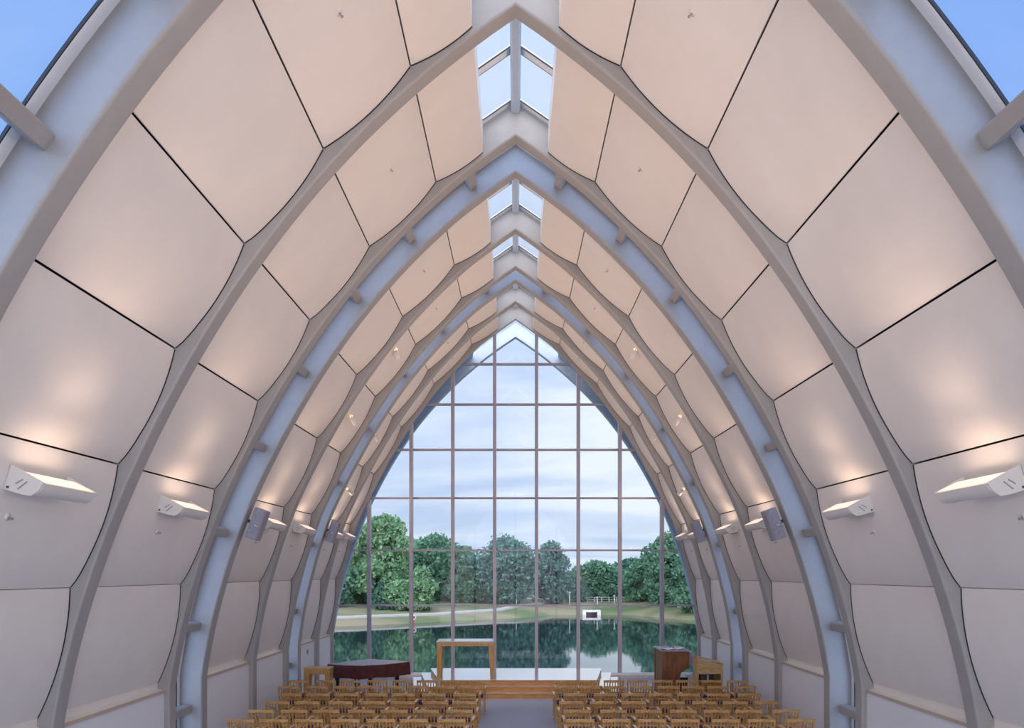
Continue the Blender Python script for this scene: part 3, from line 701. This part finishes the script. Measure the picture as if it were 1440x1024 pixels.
# houses
def house(x0,x1,D,z1,lab,m,depth=7):
    zg=ground((x0+x1)/2,D)-.2; e=empty('brick_house',((x0+x1)/2,D,zg)); w=(x1-x0)/2; h=z1-zg
    mb=MB(); mb.box((-w,0,0),(w,depth,h*.62)); mb.obj('wall',m,e)
    mb=MB(); mb.prism([(-w-.4,h*.6),(w+.4,h*.6),(0,h)],lambda p:(p[0],-.4,p[1]),lambda p:(p[0],depth+.4,p[1])); mb.obj('roof',M['roofm'],e)
    for x in (-w*.5,w*.1,w*.62):
        mb=MB(); mb.box((x-.35,-.05,h*.25),(x+.35,.02,h*.48)); f=mb.obj('window_frame',M['post'],e)
        mb=MB(); mb.box((x-.27,-.07,h*.27),(x+.27,-.05,h*.46)); mb.obj('pane',M['black'],f)
    tag(e,lab,'house')
house(-5.9,-2.1,100,H+(808-811)*.1,'dark brick house with slate roof beside the central tree',M['brick'])
house(-22,-17.5,90,H+(808-820)*.09,'small reddish house low behind the piano-side trees',M['brick'])
mb=MB()
# spillway block
X0=(820-725)*.088; e=empty('stone_spillway',(X0+1,87.3,WZ)); 
for x0,x1 in ((-1.1,-.7),(.7,1.1)):
    mb=MB(); mb.box((x0,0,-.4),(x1,1.2,.6)); mb.obj('pier',M['stone'],e)
mb=MB(); mb.box((-.7,.2,.35),(.7,1.0,.6)); mb.obj('deck',M['stone'],e)
mb=MB(); mb.box((-.7,.7,-.4),(.7,.8,.4)); mb.obj('gate',M['brick'],e)
tag(e,'small white stone spillway at the far waterline','spillway')
# lake edge kerb
ribbon_pts=[(3.0,86.6),(5,88.3),(14,88.3),(19,77.6),(24,73)]
# fence
e=empty('white_fence',(0,0,0)); n=0
xs=np.linspace(6,24,19)
for x in xs:
    z=ground(x,99); mb=MB(); mb.box((x-.06,98.95,z),(x+.06,99.05,z+.7)); mb.obj('post',M['post'],e)
mb=MB()
for a,b in zip(xs[:-1],xs[1:]):
    for zz in (.35,.65): mb.bar((a,99,ground(a,99)+zz),(b,99,ground(b,99)+zz),.04,.045)
mb.obj('rail',M['post'],e); tag(e,'low white rail fence along the road beyond the spillway','fence')
# lamp posts
for px,D,top,lab in ((726,90,835,'white lamp post before the central tree'),(801,94,835,'thin white lamp post left of the spillway'),(840,92,842,'short white post just behind the spillway'),(864,94,840,'white lamp post on the lawn organ side of the spillway'),(672,94,836,'white lamp post in front of the brick house')):
    X=(px-725)*D/F; zg=ground(X,D); zt=H+(808-top)*D/F; e=empty('lamp_post',(X,D,zg-.05)); h=zt-zg
    mb=MB(); mb.tube([(0,0,0),(0,0,h)],.07,8); mb.obj('pole',M['post'],e); mb=MB(); mb.tube([(0,0,h),(0,0,h+.25),(0,0,h+.3)],[.1,.16,.05],8); mb.obj('lamp_head',M['post'],e); tag(e,lab,'lamp post')
D=72.2; X=(582-725)*D/F; e=empty('life_ring_post',(X,D,ground(X,D)-.03))
mb=MB(); mb.box((-.05,-.05,0),(.05,.05,1.0)); mb.obj('post',M['red'],e)
mb=MB(); mb.tube([(.22*math.cos(a),-.09,.85+.22*math.sin(a)) for a in np.linspace(0,2*PI,17)],.07,8); mb.obj('ring',M['post'],e)
tag(e,'small red post with a white ring at the lake edge','life ring')

# ---------------------------------------------------------------- world, sun, camera
SG=2.9  # strength of the sky glow added behind the camera to brighten the interior
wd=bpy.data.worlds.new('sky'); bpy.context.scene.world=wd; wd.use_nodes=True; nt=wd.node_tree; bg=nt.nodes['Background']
tc=nt.nodes.new('ShaderNodeTexCoord'); sp=nt.nodes.new('ShaderNodeSeparateXYZ'); nt.links.new(tc.outputs['Generated'],sp.inputs[0])
def mth(op,a,b=None,clamp=False):
    n=nt.nodes.new('ShaderNodeMath'); n.operation=op; n.use_clamp=clamp
    for i,v in enumerate((a,b)):
        if v is None: continue
        if isinstance(v,(int,float)): n.inputs[i].default_value=v
        else: nt.links.new(v,n.inputs[i])
    return n.outputs[0]
zc=mth('MAXIMUM',sp.outputs['Z'],0.0); den=mth('ADD',zc,.22)
u=mth('DIVIDE',sp.outputs['X'],den); v=mth('DIVIDE',sp.outputs['Y'],den)
cb=nt.nodes.new('ShaderNodeCombineXYZ'); nt.links.new(u,cb.inputs[0]); nt.links.new(v,cb.inputs[1])
mp=nt.nodes.new('ShaderNodeMapping'); mp.inputs['Rotation'].default_value=(0,0,.9); mp.inputs['Scale'].default_value=(.7,1.5,1); mp.inputs['Location'].default_value=(1.3,.4,0); nt.links.new(cb.outputs[0],mp.inputs[0])
nz=nt.nodes.new('ShaderNodeTexNoise'); nz.inputs['Scale'].default_value=.9; nz.inputs['Detail'].default_value=6; nz.inputs['Roughness'].default_value=.5; nz.inputs['Distortion'].default_value=.4; nt.links.new(mp.outputs[0],nz.inputs['Vector'])
rp=nt.nodes.new('ShaderNodeValToRGB'); e=rp.color_ramp.elements; e[0].position=.41; e[1].position=.58; e[0].color=(0,0,0,1); e[1].color=(1,1,1,1)
nt.links.new(nz.outputs['Fac'],rp.inputs[0])
fade=mth('SUBTRACT',1.0,mth('MULTIPLY',mth('SUBTRACT',zc,.30),1.6,True),True)   # fewer clouds overhead
cf=mth('MULTIPLY',rp.outputs[0],fade)
blue=nt.nodes.new('ShaderNodeValToRGB'); e=blue.color_ramp.elements; e[0].position=0; e[0].color=(.50,.62,.80,1); e[1].position=.55; e[1].color=(.46,.62,.95,1)
e.new(.28).color=(.50,.64,.93,1); nt.links.new(zc,blue.inputs[0])
mix=nt.nodes.new('ShaderNodeMix'); mix.data_type='RGBA'; nt.links.new(cf,mix.inputs[0]); nt.links.new(blue.outputs[0],mix.inputs[6]); mix.inputs[7].default_value=(.82,.89,.98,1)
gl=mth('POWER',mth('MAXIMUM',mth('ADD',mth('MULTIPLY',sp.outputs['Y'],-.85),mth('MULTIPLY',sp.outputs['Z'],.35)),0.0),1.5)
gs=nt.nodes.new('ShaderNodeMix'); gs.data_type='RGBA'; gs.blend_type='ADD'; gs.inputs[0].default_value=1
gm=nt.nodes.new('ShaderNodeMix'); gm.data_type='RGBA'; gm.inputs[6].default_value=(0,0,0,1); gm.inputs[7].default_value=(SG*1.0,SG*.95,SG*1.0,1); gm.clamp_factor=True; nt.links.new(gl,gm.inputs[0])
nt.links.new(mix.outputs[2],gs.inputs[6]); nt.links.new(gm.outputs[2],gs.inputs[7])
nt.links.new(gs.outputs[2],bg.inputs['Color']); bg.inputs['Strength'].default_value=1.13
sd=bpy.data.lights.new('low_sun','SUN'); sd.energy=.7; sd.angle=.2; sd.color=(1,.85,.68); so=bpy.data.objects.new('low_sun',sd); C.objects.link(so)
so.rotation_euler=Vector((.75,.55,-.28)).to_track_quat('-Z','Y').to_euler()

sc=bpy.context.scene
cd=bpy.data.cameras.new('camera'); co=bpy.data.objects.new('camera',cd); C.objects.link(co); sc.camera=co
cd.sensor_fit='HORIZONTAL'; cd.sensor_width=36; cd.lens=36*F/1440; cd.shift_x=-5/1440; cd.shift_y=296/1440; cd.clip_start=.05; cd.clip_end=600
co.location=(0,0,H); co.rotation_euler=(PI/2,0,0)
sc.view_settings.view_transform='Standard'; sc.view_settings.look='None'; sc.view_settings.exposure=0.0; sc.view_settings.gamma=1
sc.cycles.use_denoising=True; sc.cycles.max_bounces=10; sc.cycles.diffuse_bounces=6; sc.cycles.glossy_bounces=4; sc.cycles.transparent_max_bounces=16
sc.cycles.sample_clamp_indirect=6
